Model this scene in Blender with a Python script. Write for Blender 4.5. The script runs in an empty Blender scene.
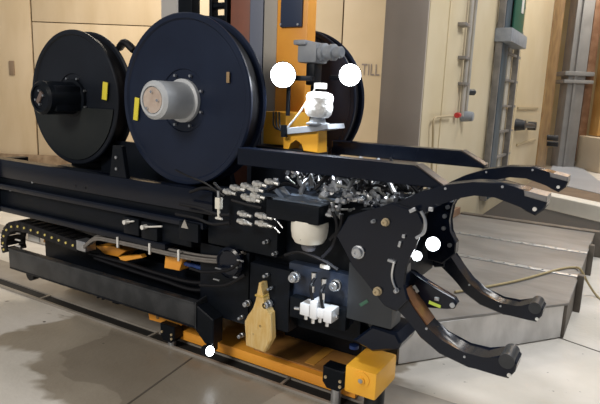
import bpy, bmesh, math, random
from mathutils import Vector, Matrix
random.seed(7)
SC = bpy.context.scene
# ---------------------------------------------------------------- camera
F_PX, CX, CY = 550.0, 300.0, 202.0
EYE = Vector((0, 0, 1.8))
_p, _r, _a = math.radians(10.8), math.radians(2.2), math.radians(59)
_fh = Vector((-math.cos(_a), math.sin(_a), 0))
FW = _fh*math.cos(_p) - Vector((0, 0, 1))*math.sin(_p)
_R0 = FW.cross(Vector((0, 0, 1))).normalized(); _U0 = _R0.cross(FW)
RT = _R0*math.cos(_r) + _U0*math.sin(_r); UP = -_R0*math.sin(_r) + _U0*math.cos(_r)
cd = bpy.data.cameras.new('camera'); cam = bpy.data.objects.new('camera', cd)
SC.collection.objects.link(cam)
cam.matrix_world = Matrix(((RT.x, UP.x, -FW.x, EYE.x), (RT.y, UP.y, -FW.y, EYE.y), (RT.z, UP.z, -FW.z, EYE.z), (0, 0, 0, 1)))
cd.sensor_width = 36; cd.lens = 36*F_PX/600; cd.clip_start = .02; cd.clip_end = 200
SC.camera = cam
# ---------------------------------------------------------------- world, lights, exposure
W = bpy.data.worlds.new('world'); SC.world = W; W.use_nodes = True
bg = W.node_tree.nodes['Background']; bg.inputs[0].default_value = (.93, .95, 1, 1); bg.inputs[1].default_value = .24
vs = SC.view_settings; vs.view_transform = 'Standard'; vs.look = 'None'; vs.gamma = 1; vs.exposure = .0; vs.use_curve_mapping = False
def area(name, loc, aim, size, power, col=(1, 1, 1), size_y=None):
    l = bpy.data.lights.new(name, 'AREA'); l.energy = power; l.size = size; l.color = col
    if size_y: l.shape = 'RECTANGLE'; l.size_y = size_y
    o = bpy.data.objects.new(name, l); SC.collection.objects.link(o); o.location = loc
    o.rotation_euler = (Vector(aim)-Vector(loc)).to_track_quat('-Z', 'Y').to_euler(); return o
area('hall_lamp', (1.6, 5.2, 5.6), (.2, 4.6, 0), 1.6, 225, (.95, .97, 1))
area('hall_lamp', (-2.8, -3.6, 4.9), (-3.2, 1.6, 0), 1.8, 300, (1, .93, .84))
area('hall_lamp', (-7, 6.5, 6.5), (-9, 8.5, 1.2), 2, 400, (1, .88, .72))
area('hall_lamp', (.4, 11, 6.5), (-1.6, 11.5, 1), 2, 230, (1, .95, .88))
area('hall_lamp', (-.5, 18, 7), (-.8, 20, 1), 2, 420, (1, .93, .82))
# ---------------------------------------------------------------- helpers
def ray(u, v): return FW + RT*((u-CX)/F_PX) - UP*((v-CY)/F_PX)
def PY(u, v, Y): d = ray(u, v); return EYE + d*((Y-EYE.y)/d.y)      # point of the plane y = Y
def PX(u, v, X): d = ray(u, v); return EYE + d*((X-EYE.x)/d.x)
def PZ(u, v, Z): d = ray(u, v); return EYE + d*((Z-EYE.z)/d.z)
def xz(pts, Y): return [(p.x, p.z) for p in (PY(u, v, Y) for u, v in pts)]
MATS = {}
def mat(name, col, rough=.5, metal=0, col2=None, scale=6, bump=0, bscale=40, emit=0, detail=6, spec=.5, coat=0, stretch=(1, 1, 1)):
    if name in MATS: return MATS[name]
    m = bpy.data.materials.new(name); m.use_nodes = True; nt = m.node_tree; b = nt.nodes['Principled BSDF']
    b.inputs['Base Color'].default_value = (*col, 1); b.inputs['Roughness'].default_value = rough; b.inputs['Metallic'].default_value = metal
    b.inputs['Specular IOR Level'].default_value = spec; b.inputs['Coat Weight'].default_value = coat
    if emit: b.inputs['Emission Color'].default_value = (*col, 1); b.inputs['Emission Strength'].default_value = emit
    if col2 or bump:
        tc = nt.nodes.new('ShaderNodeTexCoord'); mp = nt.nodes.new('ShaderNodeMapping'); mp.inputs['Scale'].default_value = stretch
        nt.links.new(tc.outputs['Object'], mp.inputs[0])
    if col2:
        n = nt.nodes.new('ShaderNodeTexNoise'); n.inputs['Scale'].default_value = scale; n.inputs['Detail'].default_value = detail
        r = nt.nodes.new('ShaderNodeValToRGB'); r.color_ramp.elements[0].position = .38; r.color_ramp.elements[1].position = .66
        r.color_ramp.elements[0].color = (*col, 1); r.color_ramp.elements[1].color = (*col2, 1)
        nt.links.new(mp.outputs[0], n.inputs['Vector']); nt.links.new(n.outputs[0], r.inputs[0]); nt.links.new(r.outputs[0], b.inputs['Base Color'])
    if bump:
        n2 = nt.nodes.new('ShaderNodeTexNoise'); n2.inputs['Scale'].default_value = bscale; n2.inputs['Detail'].default_value = 4
        bp = nt.nodes.new('ShaderNodeBump'); bp.inputs['Strength'].default_value = bump; bp.inputs['Distance'].default_value = .01
        nt.links.new(mp.outputs[0], n2.inputs['Vector']); nt.links.new(n2.outputs[0], bp.inputs['Height']); nt.links.new(bp.outputs[0], b.inputs['Normal'])
    MATS[name] = m; return m
BLACK = mat('black_gloss_paint', (.003, .005, .012), .22, 0, (.004, .007, .016), 3, spec=.32)
BLACK2 = mat('black_satin_paint', (.005, .007, .010), .38, 0, (.006, .008, .013), 8, .15, 120, spec=.14)
NAVY = mat('dark_blue_reel_paint', (.006, .011, .028), .35, 0, (.009, .016, .038), 3, spec=.35)
NAVY2 = mat('charcoal_reel_paint', (.006, .008, .013), .42, 0, (.009, .012, .019), 3, spec=.3)
GREY = mat('grey_paint', (.30, .32, .35), .5, 0, (.24, .26, .29), 10)
DGREY = mat('dark_grey_steel', (.020, .023, .027), .4, .2, (.045, .048, .053), 8, .2, 100)
CHROME = mat('chrome', (.80, .82, .85), .22, 1)
STEEL = mat('zinc_steel', (.55, .57, .60), .38, .9, (.42, .44, .47), 20)
WHITE = mat('white_plastic', (.78, .77, .73), .45, 0, (.72, .70, .66), 12)
CREAM = mat('cream_plastic', (.80, .77, .68), .42, 0, (.74, .71, .62), 10)
ORANGE = mat('orange_paint', (.95, .42, .05), .42, 0, (.86, .35, .04), 5)
ORANGE2 = mat('amber_paint', (.98, .50, .04), .38, 0, (.92, .44, .04), 7)
RUST = mat('brown_primer', (.32, .15, .045), .35, 0, (.46, .23, .06), 9)
YEL = mat('yellow_label', (.72, .62, .05), .5)
LIME = mat('lime_label', (.65, .85, .12), .5)
RUBBER = mat('black_rubber', (.006, .006, .008), .5, spec=.3)
LAMP = mat('lamp_glass', (.93, .96, 1), .2, emit=30)
LAMPS = mat('small_lamp_glass', (.93, .97, 1), .2, emit=14)
RED = mat('red_paint', (.5, .03, .03), .4)
BLUE = mat('blue_hose', (.03, .07, .25), .4)
DRY = mat('grey_flat_cable', (.20, .18, .16), .55, 0, (.15, .14, .13), 20)
TAN = mat('worn_yellow_wood', (.66, .42, .13), .6, 0, (.74, .54, .24), 9, .3, 40, stretch=(6, 6, 1))

class MB:
    def __init__(s): s.bm = bmesh.new()
    def _bev(s, vs_, w, seg=2):
        es = {e for v in vs_ for e in v.link_edges}
        if w: bmesh.ops.bevel(s.bm, geom=list(es), offset=w, segments=seg, affect='EDGES', profile=.6, clamp_overlap=True)
        return s
    def box(s, a, b, bev=.004, M=None):
        a = Vector(a); b = Vector(b); c = (a+b)/2; d = b-a
        r = bmesh.ops.create_cube(s.bm, size=1, matrix=Matrix.Translation(c) @ Matrix.Diagonal((abs(d.x), abs(d.y), abs(d.z), 1)))
        if M: bmesh.ops.transform(s.bm, matrix=M, verts=r['verts'])
        return s._bev(r['verts'], bev)
    def prism(s, pts, y0, y1, bev=.004, axis='y'):
        def mk(p, q): return (p[0], q, p[1]) if axis == 'y' else ((q, p[0], p[1]) if axis == 'x' else (p[0], p[1], q))
        A = [s.bm.verts.new(mk(p, y0)) for p in pts]; B = [s.bm.verts.new(mk(p, y1)) for p in pts]
        n = len(pts); fs = [s.bm.faces.new(A), s.bm.faces.new(B[::-1])]
        for i in range(n): fs.append(s.bm.faces.new((A[i], B[i], B[(i+1) % n], A[(i+1) % n])))
        if bev:
            es = [e for e in fs[0].edges] + [e for e in fs[1].edges]
            bmesh.ops.bevel(s.bm, geom=es, offset=bev, segments=1, affect='EDGES', clamp_overlap=True)
        return s
    def cyl(s, p0, p1, r0, r1=None, n=20, bev=0, cap=True):
        p0 = Vector(p0); p1 = Vector(p1); r1 = r0 if r1 is None else r1; d = p1-p0
        M = Matrix.Translation((p0+p1)/2) @ d.to_track_quat('Z', 'Y').to_matrix().to_4x4()
        r = bmesh.ops.create_cone(s.bm, cap_ends=cap, segments=n, radius1=r0, radius2=r1, depth=d.length, matrix=M)
        if bev:
            es = {e for v in r['verts'] for e in v.link_edges if all(len(f.verts) > 4 or True for f in e.link_faces) and any(len(f.verts) > 4 for f in e.link_faces)}
            bmesh.ops.bevel(s.bm, geom=list(es), offset=bev, segments=2, affect='EDGES', clamp_overlap=True)
        return s
    def lathe(s, c, axis, prof, n=40):      # prof: (radius, distance along axis)
        c = Vector(c); M = Matrix.Translation(c) @ Vector(axis).to_track_quat('Z', 'Y').to_matrix().to_4x4()
        rings = []
        for r, h in prof:
            if r < 1e-6: rings.append([s.bm.verts.new(M @ Vector((0, 0, h)))])
            else: rings.append([s.bm.verts.new(M @ Vector((r*math.cos(t), r*math.sin(t), h))) for t in (2*math.pi*i/n for i in range(n))])
        for a, b in zip(rings, rings[1:]):
            for i in range(n):
                j = (i+1) % n
                if len(a) == 1 and len(b) == 1: break
                if len(a) == 1: s.bm.faces.new((a[0], b[i], b[j]))
                elif len(b) == 1: s.bm.faces.new((a[i], a[j], b[0]))
                else: s.bm.faces.new((a[i], a[j], b[j], b[i]))
        return s
    def tube(s, pts, r, n=8, sub=6):
        P = [Vector(p) for p in pts]
        if len(P) > 2 and sub > 1:
            Q = []
            E_ = [P[0]*2-P[1]] + P + [P[-1]*2-P[-2]]
            for i in range(1, len(E_)-2):
                a, b, c, d = E_[i-1:i+3]
                for k in range(sub):
                    t = k/sub; Q.append(.5*((2*b)+(c-a)*t+(2*a-5*b+4*c-d)*t*t+(3*b-a-3*c+d)*t**3))
            Q.append(P[-1]); P = Q
        up = Vector((0, 0, 1)); rings = []; prev = None
        for i, p in enumerate(P):
            t = (P[min(i+1, len(P)-1)]-P[max(i-1, 0)]).normalized()
            if prev is None:
                x = t.cross(up); x = t.cross(Vector((1, 0, 0))) if x.length < .05 else x
            else: x = prev - t*prev.dot(t)
            x.normalize(); prev = x; y = t.cross(x)
            rings.append([s.bm.verts.new(p + (x*math.cos(a)+y*math.sin(a))*r) for a in (2*math.pi*k/n for k in range(n))])
        for a, b in zip(rings, rings[1:]):
            for i in range(n): s.bm.faces.new((a[i], a[(i+1) % n], b[(i+1) % n], b[i]))
        s.bm.faces.new(rings[0][::-1]); s.bm.faces.new(rings[-1]); return s
    def build(s, name, m, parent=None, label=None):
        bmesh.ops.recalc_face_normals(s.bm, faces=s.bm.faces)
        if parent is None:   # origin at the thing's base
            xs = [v.co for v in s.bm.verts]
            off = Vector(((min(v.x for v in xs)+max(v.x for v in xs))/2, (min(v.y for v in xs)+max(v.y for v in xs))/2, min(v.z for v in xs)))
        else: off = wloc(parent)
        bmesh.ops.translate(s.bm, verts=s.bm.verts, vec=-off)
        me = bpy.data.meshes.new(name); s.bm.to_mesh(me); s.bm.free()
        me.shade_smooth(); me.set_sharp_from_angle(angle=math.radians(32)); me.materials.append(m)
        o = bpy.data.objects.new(name, me); SC.collection.objects.link(o)
        if parent: o.parent = parent
        else: o.location = off
        if label: o['label'] = label
        return o
def wloc(o):
    v = Vector(o.location); p = o.parent
    while p: v += Vector(p.location); p = p.parent
    return v
def tag(o, label, cat, group=None):
    o['label'] = label; o['category'] = cat
    if group: o['group'] = group
    return o
def thing(name, loc, label, cat, group=None):
    o = bpy.data.objects.new(name, None); o.empty_display_size = .1; SC.collection.objects.link(o); o.location = loc
    return tag(o, label, cat, group)
def struct(o): o['kind'] = 'structure'; return o
def inst(src, parent, loc, q=None, sc=1):   # a copy of a part sharing its mesh (mesh built about its own origin)
    o = src.copy(); SC.collection.objects.link(o); o.parent = parent; o.location = Vector(loc)-wloc(parent)
    if q is not None: o.rotation_mode = 'QUATERNION'; o.rotation_quaternion = q
    o.scale = (sc,)*3; return o
def local(mb, name, m, parent, loc, q=None):   # first piece, origin at loc
    bmesh.ops.recalc_face_normals(mb.bm, faces=mb.bm.faces)
    me = bpy.data.meshes.new(name); mb.bm.to_mesh(me); mb.bm.free(); me.shade_smooth(); me.set_sharp_from_angle(angle=math.radians(32)); me.materials.append(m)
    o = bpy.data.objects.new(name, me); SC.collection.objects.link(o); o.parent = parent; o.location = Vector(loc)-(wloc(parent) if parent else Vector())
    if q is not None: o.rotation_mode = 'QUATERNION'; o.rotation_quaternion = q
    return o

# ================================================================ THE SETTING
# floor: pale worn concrete, damp patch with painted shadow in front of the rail
def floor_mat():
    m = bpy.data.materials.new('worn_concrete'); m.use_nodes = True; nt = m.node_tree; N = nt.nodes; L = nt.links; b = N['Principled BSDF']
    tc = N.new('ShaderNodeNewGeometry')
    def noise(sc, det=6, dist=0):
        n = N.new('ShaderNodeTexNoise'); n.inputs['Scale'].default_value = sc; n.inputs['Detail'].default_value = det; n.inputs['Distortion'].default_value = dist
        L.new(tc.outputs['Position'], n.inputs['Vector']); return n.outputs[0]
    def mth(op, a, b_=None, c=None):
        n = N.new('ShaderNodeMath'); n.operation = op
        for i, x in enumerate((a, b_, c)):
            if x is None: continue
            if isinstance(x, (int, float)): n.inputs[i].default_value = x
            else: L.new(x, n.inputs[i])
        return n.outputs[0]
    def ramp(x, p0, c0, p1, c1):
        r = N.new('ShaderNodeValToRGB'); r.color_ramp.elements[0].position = p0; r.color_ramp.elements[1].position = p1
        r.color_ramp.elements[0].color = (*c0, 1); r.color_ramp.elements[1].color = (*c1, 1); L.new(x, r.inputs[0]); return r.outputs[0]
    def mix(f, a, b_):
        n = N.new('ShaderNodeMixRGB'); L.new(f, n.inputs[0]); L.new(a, n.inputs[1])
        if isinstance(b_, tuple): n.inputs[2].default_value = (*b_, 1)
        else: L.new(b_, n.inputs[2])
        return n.outputs[0]
    base = ramp(noise(1.7, 9), .35, (.58, .54, .47), .68, (.76, .71, .64))
    sp = N.new('ShaderNodeSeparateXYZ'); L.new(tc.outputs['Position'], sp.inputs[0])
    # dark stretch, part damp, part shadow put into the colour: centre (-2.0, 2.0), elliptical with ragged stepped edges
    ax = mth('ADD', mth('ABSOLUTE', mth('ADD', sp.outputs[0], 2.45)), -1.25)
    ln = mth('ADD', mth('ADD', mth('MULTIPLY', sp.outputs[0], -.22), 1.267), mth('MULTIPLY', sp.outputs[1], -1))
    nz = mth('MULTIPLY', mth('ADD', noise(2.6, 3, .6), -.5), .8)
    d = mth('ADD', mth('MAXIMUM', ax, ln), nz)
    wet_shade = ramp(mth('ADD', d, .5), .49, (1, 1, 1), .56, (0, 0, 0))
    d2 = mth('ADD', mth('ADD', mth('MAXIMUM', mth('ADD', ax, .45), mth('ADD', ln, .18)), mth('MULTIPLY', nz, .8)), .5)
    wet_shade2 = ramp(d2, .49, (1, 1, 1), .51, (0, 0, 0))
    c = mix(wet_shade, base, ramp(noise(2.5, 7), .3, (.31, .265, .205), .7, (.39, .34, .27)))
    c = mix(mth('MULTIPLY', wet_shade2, .45), c, (.17, .14, .105))
    # small dirt specks
    c = mix(ramp(noise(14, 2), .72, (0, 0, 0), .76, (1, 1, 1)), c, (.12, .10, .08))
    L.new(c, b.inputs['Base Color'])
    rr = mix(wet_shade, ramp(noise(5), .3, (.5,)*3, .7, (.68,)*3), (.33, .33, .33)); L.new(rr, b.inputs['Roughness'])
    bp = N.new('ShaderNodeBump'); bp.inputs['Strength'].default_value = .25; bp.inputs['Distance'].default_value = .01
    L.new(noise(30, 6), bp.inputs['Height']); L.new(bp.outputs[0], b.inputs['Normal']); return m
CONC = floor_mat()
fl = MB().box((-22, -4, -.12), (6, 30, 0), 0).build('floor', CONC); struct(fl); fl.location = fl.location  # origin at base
for (a, b_) in ((PZ(120, 410, 0), PZ(192, 358, 0)), (PZ(545, 333, 0), PZ(640, 366, 0))):
    d = (b_-a).normalized(); n = Vector((-d.y, d.x, 0))*.006
    g = MB(); g.prism([((a-n).x, (a-n).y), ((b_-n).x, (b_-n).y), ((b_+n).x, (b_+n).y), ((a+n).x, (a+n).y)], .0005, .003, 0, 'z')
    g.build('joint_seal', mat('joint_sealant', (.12, .10, .08), .7), fl)
# back wall, frontal, about 15 m away: plywood panels, each a piece
r0 = Vector((math.sin(_a), math.cos(_a), 0)); fh = _fh
PLY = mat('pale_plywood', (.55, .44, .29), .6, 0, (.62, .51, .36), 1.2, .1, 8, stretch=(2, 2, .5))
PLY2 = mat('cream_boarding', (.62, .53, .38), .6, 0, (.68, .59, .45), .8, .1, 8)
def wpt(s, t, z): v = fh*t + r0*s; return (v.x, v.y, z)
def frontal(mb, s0, s1, t0, t1, z0, z1, bev=.01):
    Mx = Matrix(((r0.x, fh.x, 0, 0), (r0.y, fh.y, 0, 0), (0, 0, 1, 0), (0, 0, 0, 1)))
    return mb.box((s0, t0, z0), (s1, t1, z1), bev, Mx)
wb = struct(frontal(MB(), -11, 2.6, 13.05, 13.3, 0, 8).build('wall_back', mat('wall_gap_shadow', (.16, .11, .06), .8)))
cols = [(-11, -8.4), (-8.37, -6.27), (-6.23, -2.92), (-2.88, -1.2), (-1.17, .8), (.83, 2.6)]
for i, (a, b_) in enumerate(cols):
    for z0, z1 in (((.08, 3.24), (3.26, 8)) if i == 2 else ((.08, 8),)):
        frontal(MB(), a, b_, 12.98, 13.05, z0, z1, .008).build('panel', PLY if i < 3 else PLY2, wb)
frontal(MB(), -11, 2.6, 12.9, 13.0, 0, .22).build('dirt_strip', mat('grimy_skirting', (.22, .15, .09), .7, 0, (.35, .26, .17), 6), wb)
q = ray(12, 68); q = EYE + q*(12.97/q.dot(fh)); frontal(MB(), q.dot(r0)-.06, q.dot(r0)+.06, 12.95, 12.98, q.z-.16, q.z+.16, .01).build('small_plate', mat('brown_wall_plate', (.25, .18, .12), .5), wb)
# faded lettering on the cream panel
fc = bpy.data.curves.new('lettering', 'FONT'); fc.body = 'TILL'; fc.size = .37; fc.extrude = .004
fo = bpy.data.objects.new('lettering_tmp', fc); SC.collection.objects.link(fo); bpy.context.view_layer.update()
me = bpy.data.meshes.new_from_object(fo.evaluated_get(bpy.context.evaluated_depsgraph_get())); bpy.data.objects.remove(fo)
LT = bpy.data.objects.new('lettering', me); SC.collection.objects.link(LT)
me.materials.append(mat('faded_grey_print', (.30, .27, .27), .7)); LT.parent = wb
p = Vector(wpt(0, 12.965, 0)); q = ray(361, 75); q = EYE + q*(12.965/q.dot(fh))
LT.matrix_parent_inverse = Matrix(); LT.location = q - wloc(wb); LT.rotation_euler = (math.pi/2, 0, math.atan2(r0.y, r0.x)); LT.scale = (.62, 1, 1)
# wall block on the right: end face towards us, long face with the services running away at x = -2
XW = -2.0; YW = PX(422, 120, XW).y
TARP = mat('grey_beige_board', (.43, .37, .31), .6, 0, (.49, .43, .37), 1.0, .1, 6)
CRM = mat('cream_wall_paint', (.64, .53, .34), .5, 0, (.70, .60, .42), .9, .15, 6)
XE = PY(379, 120, YW).x
YEND = PX(549.5, 120, XW).y
ws = struct(MB().box((XE-.0, YW, 0), (XW, YEND, 8), .02).build('wall_right', CRM))
MB().box((XE+.005, YW-.03, 0), (XW-.01, YW-.001, 8), .006).build('end_panel', TARP, ws)
# brown corner post at the far end, horizontal joints, raised panel edges
MB().box((XW-.25, PX(540.5, 120, XW).y, 0), (XW+.03, YEND+.05, 8), .02).build('corner_post', mat('brown_steel', (.26, .15, .06), .5, 0, (.38, .24, .10), 3), ws)
for u in (440, 513):
    y = PX(u, 120, XW).y; MB().box((XW-.01, y, 0), (XW+.012, y+.05, 8), .003).build('panel_joint', CRM, ws)
for (u0, u1, v0, v1) in ((516, 534, 145, 146.5), (517, 537, 108, 109.2)):
    a = PX(u0, v0, XW); b_ = PX(u1, v0, XW); MB().box((XW-.01, a.y, a.z-.025), (XW+.03, b_.y, a.z+.025), .004).build('rail_strip', mat('beige_trim', (.45, .36, .22), .5), ws)
# far end of the hall and the hall's near corner behind
FARW = struct(MB().box((-6, 27, 0), (6, 27.2, 9), 0).build('wall_far', mat('yellow_cladding', (.62, .42, .18), .6, 0, (.70, .50, .26), .8)))

# ---- services on the wall (x = -2)
def wy(u): return PX(u, 120, XW).y
def wp(u, v, off=0): p = PX(u, v, XW+off); return p
cl = thing('cable_ladder', (XW, wy(497), .4), 'vertical cable ladder with dark green cables on the cream wall', 'cable ladder')
ya, yb = wy(487), wy(509)
for y in (ya, wy(505.5)): MB().box((XW+.02, y-.035, .3), (XW+.11, y+.035, 8), .004).build('side_rail', mat('ladder_steel', (.20, .19, .18), .5, .4, (.3, .28, .26), 6), cl)
MB().box((XW+.025, wy(489), .3), (XW+.10, wy(494.5), 8), .01).build('cable_bundle', mat('green_cables', (.03, .05, .06), .5, 0, (.09, .12, .15), 5, stretch=(1, 1, .3)), cl)
MB().box((XW+.03, wy(499), .3), (XW+.05, wy(502), 8), .004).build('white_cable', mat('pale_cable', (.45, .42, .36), .6), cl)
for k in range(16): MB().box((XW+.03, ya, .5+k*.42), (XW+.085, yb, .54+k*.42), .003).build('rung', MATS['ladder_steel'], cl)
a = wp(497, 36); jb = MB().box((XW+.0, wy(486), a.z-.10), (XW+.25, wy(503), a.z+.10), .02).build('junction_box', GREY); tag(jb, 'grey junction box fixed across the wall cable ladder', 'junction box')
tg = thing('green_tag_plate', wp(505, 5), 'green cable marker plate high on the cable ladder', 'marker')
a = wp(505, 12); MB().box((XW+.12, wy(494), a.z-.35), (XW+.15, wy(504), a.z+2.5), .01).build('plate', mat('green_paint', (.015, .10, .06), .5), tg)
MB().box((XW+.15, wy(500), a.z+.05), (XW+.16, wy(502.0), a.z+.5), .003).build('white_strip', WHITE, tg)
cp = thing('conduit_pipe', wp(459, 120), 'grey vertical conduit pipe pair ending in a round grey valve', 'pipe')
for u, r in ((456.5, .03), (460.5, .022)):
    y = wy(u); MB().cyl((XW+.06, y, wp(458, 116).z), (XW+.06, y, 8), r, n=12).build('pipe', mat('grey_pipe', (.42, .39, .34), .5, 0, (.34, .31, .27), 6), cp)
a = wp(461, 116); MB().cyl((XW+.0, a.y, a.z), (XW+.16, a.y, a.z), .075, .06, 18, .01).build('valve_body', GREY, cp)
a = wp(454, 115); MB().cyl((XW+.05, a.y-.05, a.z), (XW+.05, a.y+.04, a.z), .035, n=12).build('red_cap', RED, cp)
a = wp(466, 92); MB().cyl((XW+.02, a.y-.06, a.z), (XW+.08, a.y+.08, a.z), .04, n=12).build('clamp', DGREY, cp)
for v in (25, 58, 84): a = wp(460, v); MB().box((XW, a.y-.1, a.z-.02), (XW+.1, a.y+.1, a.z+.02), .004).build('pipe_clip', MATS['ladder_steel'], cp)
pp = [wp(453, 116, .05), wp(440, 117, .05), wp(434, 120, .05), wp(433, 140, .05), wp(431, 185, .05)]
tag(MB().tube(pp, .014, 8, 4).build('bent_pipe', MATS['beige_trim']), 'thin beige pipe bending down from the round wall valve', 'pipe')
h = thing('wall_valve', wp(527, 125), 'small dark lever valve on the cream wall beyond the ladder', 'valve')
a = wp(521, 125, .1); MB().cyl((XW, a.y, a.z), (XW+.18, a.y, a.z), .12, .09, 14).build('knob', DGREY, h)
b_ = wp(533, 126, .1); MB().cyl((XW+.12, a.y, a.z), (XW+.12, b_.y, b_.z), .05, n=10).build('stem', DGREY, h); MB().cyl((XW, b_.y, b_.z), (XW+.16, b_.y, b_.z), .09, n=12).build('flange', DGREY, h)
h = thing('pipe_stub', wp(549, 138), 'pair of short dark pipe stubs on the brown corner post', 'pipe stub')
for v in (137, 143): a = wp(547, v); MB().cyl((XW+.0, a.y-.2, a.z), (XW+.3, a.y-.2, a.z), .07, n=12).build('stub', DGREY, h)

# ---- far right: posts, block, sheets
def col_at(u0, u1, base_v, name, m, label, h=9, dep=.5, t=None, cat='column'):
    a = PZ((u0+u1)/2, base_v, 0) if t is None else None
    T = a.dot(fh) if a is not None else t
    def s_at(u): r = ray(u, 110); return r.dot(r0)/r.dot(fh)*T
    return T, s_at(u0), s_at(u1)
T, s0, s1 = col_at(561, 585, 168, '', None, '')
pc = thing('steel_column', wpt((s0+s1)/2, T, 0), 'grey steel column with a flanged collar beyond the wall end', 'column')
frontal(MB(), s0+.1, s1-.1, T, T+.5, 0, 9, .03).build('shaft', GREY if False else mat('dull_grey_paint', (.27, .265, .26), .5, 0, (.22, .215, .21), 2), pc)
frontal(MB(), s0+.25, s0+.32, T-.06, T, 0, 9, .01).build('web_edge', MATS['dull_grey_paint'], pc)
zc = 1.8 + (108-79)/F_PX*T
frontal(MB(), s0-.05, s1+.1, T-.1, T+.6, zc-.18, zc-.08, .01).build('collar', MATS['dull_grey_paint'], pc); frontal(MB(), s0-.05, s1+.1, T-.1, T+.6, zc+.04, zc+.16, .01).build('collar', MATS['dull_grey_paint'], pc)
OCH = mat('ochre_steel', (.52, .27, .07), .5, 0, (.62, .36, .12), 1.5)
p1 = frontal(MB(), s0-.9, s0+.02, T+.6, T+1.0, 0, 9, .03).build('orange_post', OCH); tag(p1, 'ochre steel post just left of the grey flanged column', 'post')
p2 = thing('orange_post', wpt(s1+.6, T-.5, 0), 'wide ochre steel post at the right edge beside the grey column', 'post')
frontal(MB(), s1+.25, s1+1.6, T-.4, T+.1, 1.0, 9, .03).build('shaft', OCH, p2)
frontal(MB(), s1-.02, s1+.22, T+.15, T+.5, .2, 9, .03).build('inner_flange', mat('brown_flange', (.20, .10, .05), .6, 0, (.3, .17, .1), 4), p2)
frontal(MB(), s1+.0, s1+2.2, T-1.2, T+.4, 0, .98, .04).build('base_block', mat('pale_block', (.55, .45, .32), .6), p2)
sh = thing('plastic_sheet', PZ(565, 178, 0), 'pale blue-white plastic sheet lying in front of the column', 'sheet')
g = [PZ(u, v, 0) for u, v in ((544, 182), (604, 196), (604, 186), (575, 163), (556, 160))]
MB().prism([(p.x, p.y) for p in g], 0.0, .03, 0, 'z').build('sheet', mat('pale_sheet', (.42, .44, .48), .4, 0, (.36, .38, .42), 1), sh)
br = MB().prism([(p.x, p.y) for p in [PZ(u, v, 0) for u, v in ((522, 187), (610, 209), (610, 197), (544, 183), (532, 180))]], 0, .02, 0, 'z').build('brown_mat', mat('brown_matting', (.17, .12, .08), .8, 0, (.22, .16, .11), 3)); tag(br, 'strip of brown floor matting between white kerb and pale sheet', 'mat')
a, b_ = PZ(504, 198.5, 0), PZ(614, 225.5, 0); d = (b_-a).normalized(); n = Vector((-d.y, d.x, 0))
if n.y < 0: n = -n
k = MB().prism([(q.x, q.y) for q in (a, b_, b_+n*.35, a+n*.35)], 0, .25, .01, 'z').build('kerb_beam', mat('white_kerb', (.80, .77, .70), .6, 0, (.72, .69, .62), 3)); tag(k, 'low white kerb beam crossing behind the steel platform', 'kerb')
# ---- steel pit-cover platform
PLT = mat('galvanised_plate', (.26, .25, .24), .5, .35, (.20, .19, .18), 2.2, .15, 9, stretch=(1, 2.5, 1))
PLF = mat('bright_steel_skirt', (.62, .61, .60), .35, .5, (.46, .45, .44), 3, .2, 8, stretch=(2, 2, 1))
pf = thing('steel_platform', (-1.1, 5.5, 0), 'low steel plate platform with riveted seams behind the gripper claws', 'platform')
H = .3; XR = -.28
rows = [(3.3, 5.38), (5.42, 6.34), (6.38, 7.5)]
MB().prism([(-1.2, 3.42), (XR, 4.6), (XR, 5.38), (-1.93, 5.38), (-1.93, 3.3), (-1.3, 3.3)], H-.02, H, .003, 'z').build('deck_plate', PLT, pf)
for y0, y1 in rows[1:]: MB().box((-1.93, y0, H-.02), (XR, y1, H), .003).build('deck_plate', PLT, pf)
for y in (5.40, 6.36):
    MB().box((-1.93, y-.035, H), (XR, y+.035, H+.008), .003).build('seam_strip', STEEL, pf)
    m_ = MB()
    for k in range(14): m_.cyl((-1.85+k*.115, y, H+.008), (-1.85+k*.115, y, H+.014), .012, n=8)
    o = m_.build('rivets', STEEL, pf); o['kind'] = 'stuff'
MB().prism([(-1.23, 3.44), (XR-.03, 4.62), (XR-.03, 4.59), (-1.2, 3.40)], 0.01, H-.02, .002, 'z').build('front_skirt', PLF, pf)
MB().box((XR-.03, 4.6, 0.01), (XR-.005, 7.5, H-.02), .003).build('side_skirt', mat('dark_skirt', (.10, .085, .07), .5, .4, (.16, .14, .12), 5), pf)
for y in (5.3, 6.6): MB().box((XR-.005, y, 0), (XR+.05, y+.07, H+.04), .004).build('edge_bracket', MATS['dark_skirt'], pf)
MB().box((-1.93, 7.5, 0), (XR+.1, 7.62, H+.02), .01).build('rear_beam', MATS['dark_skirt'], pf)
tag(MB().prism([(-1.95, 7.65), (.6, 7.65), (b_.x, b_.y-.05), (a.x, a.y-.05)], 0, .006, 0, 'z').build('trench_mat', mat('dark_trench', (.035, .03, .026), .8)), 'dark sunken strip between the steel platform and white kerb', 'mat')
# brown angle + standing plate at the platform's wall side
tag(MB().box((-1.98, 6.2, H), (-1.93, 7.5, H+.10), .003).build('rusty_angle', mat('rusty_brown', (.22, .12, .07), .5, .2, (.3, .18, .11), 4)), 'rusty brown steel angle running along the wall side of the platform', 'plate')
# rope
rp = [PZ(455, 292, H+.012), PZ(480, 288, H+.012), PZ(520, 280, H+.012), PZ(560, 269, H+.012), PZ(575, 267.5, H+.012), PZ(581, 270, H+.012), PZ(588, 283, .15), PZ(597, 296, .012), PZ(615, 312, .012)]
tag(MB().tube(rp, .011, 8, 6).build('rope', mat('tan_rope', (.46, .37, .20), .8, 0, (.38, .30, .16), 60)), 'tan rope trailing across the steel platform to the floor', 'rope')

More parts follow.
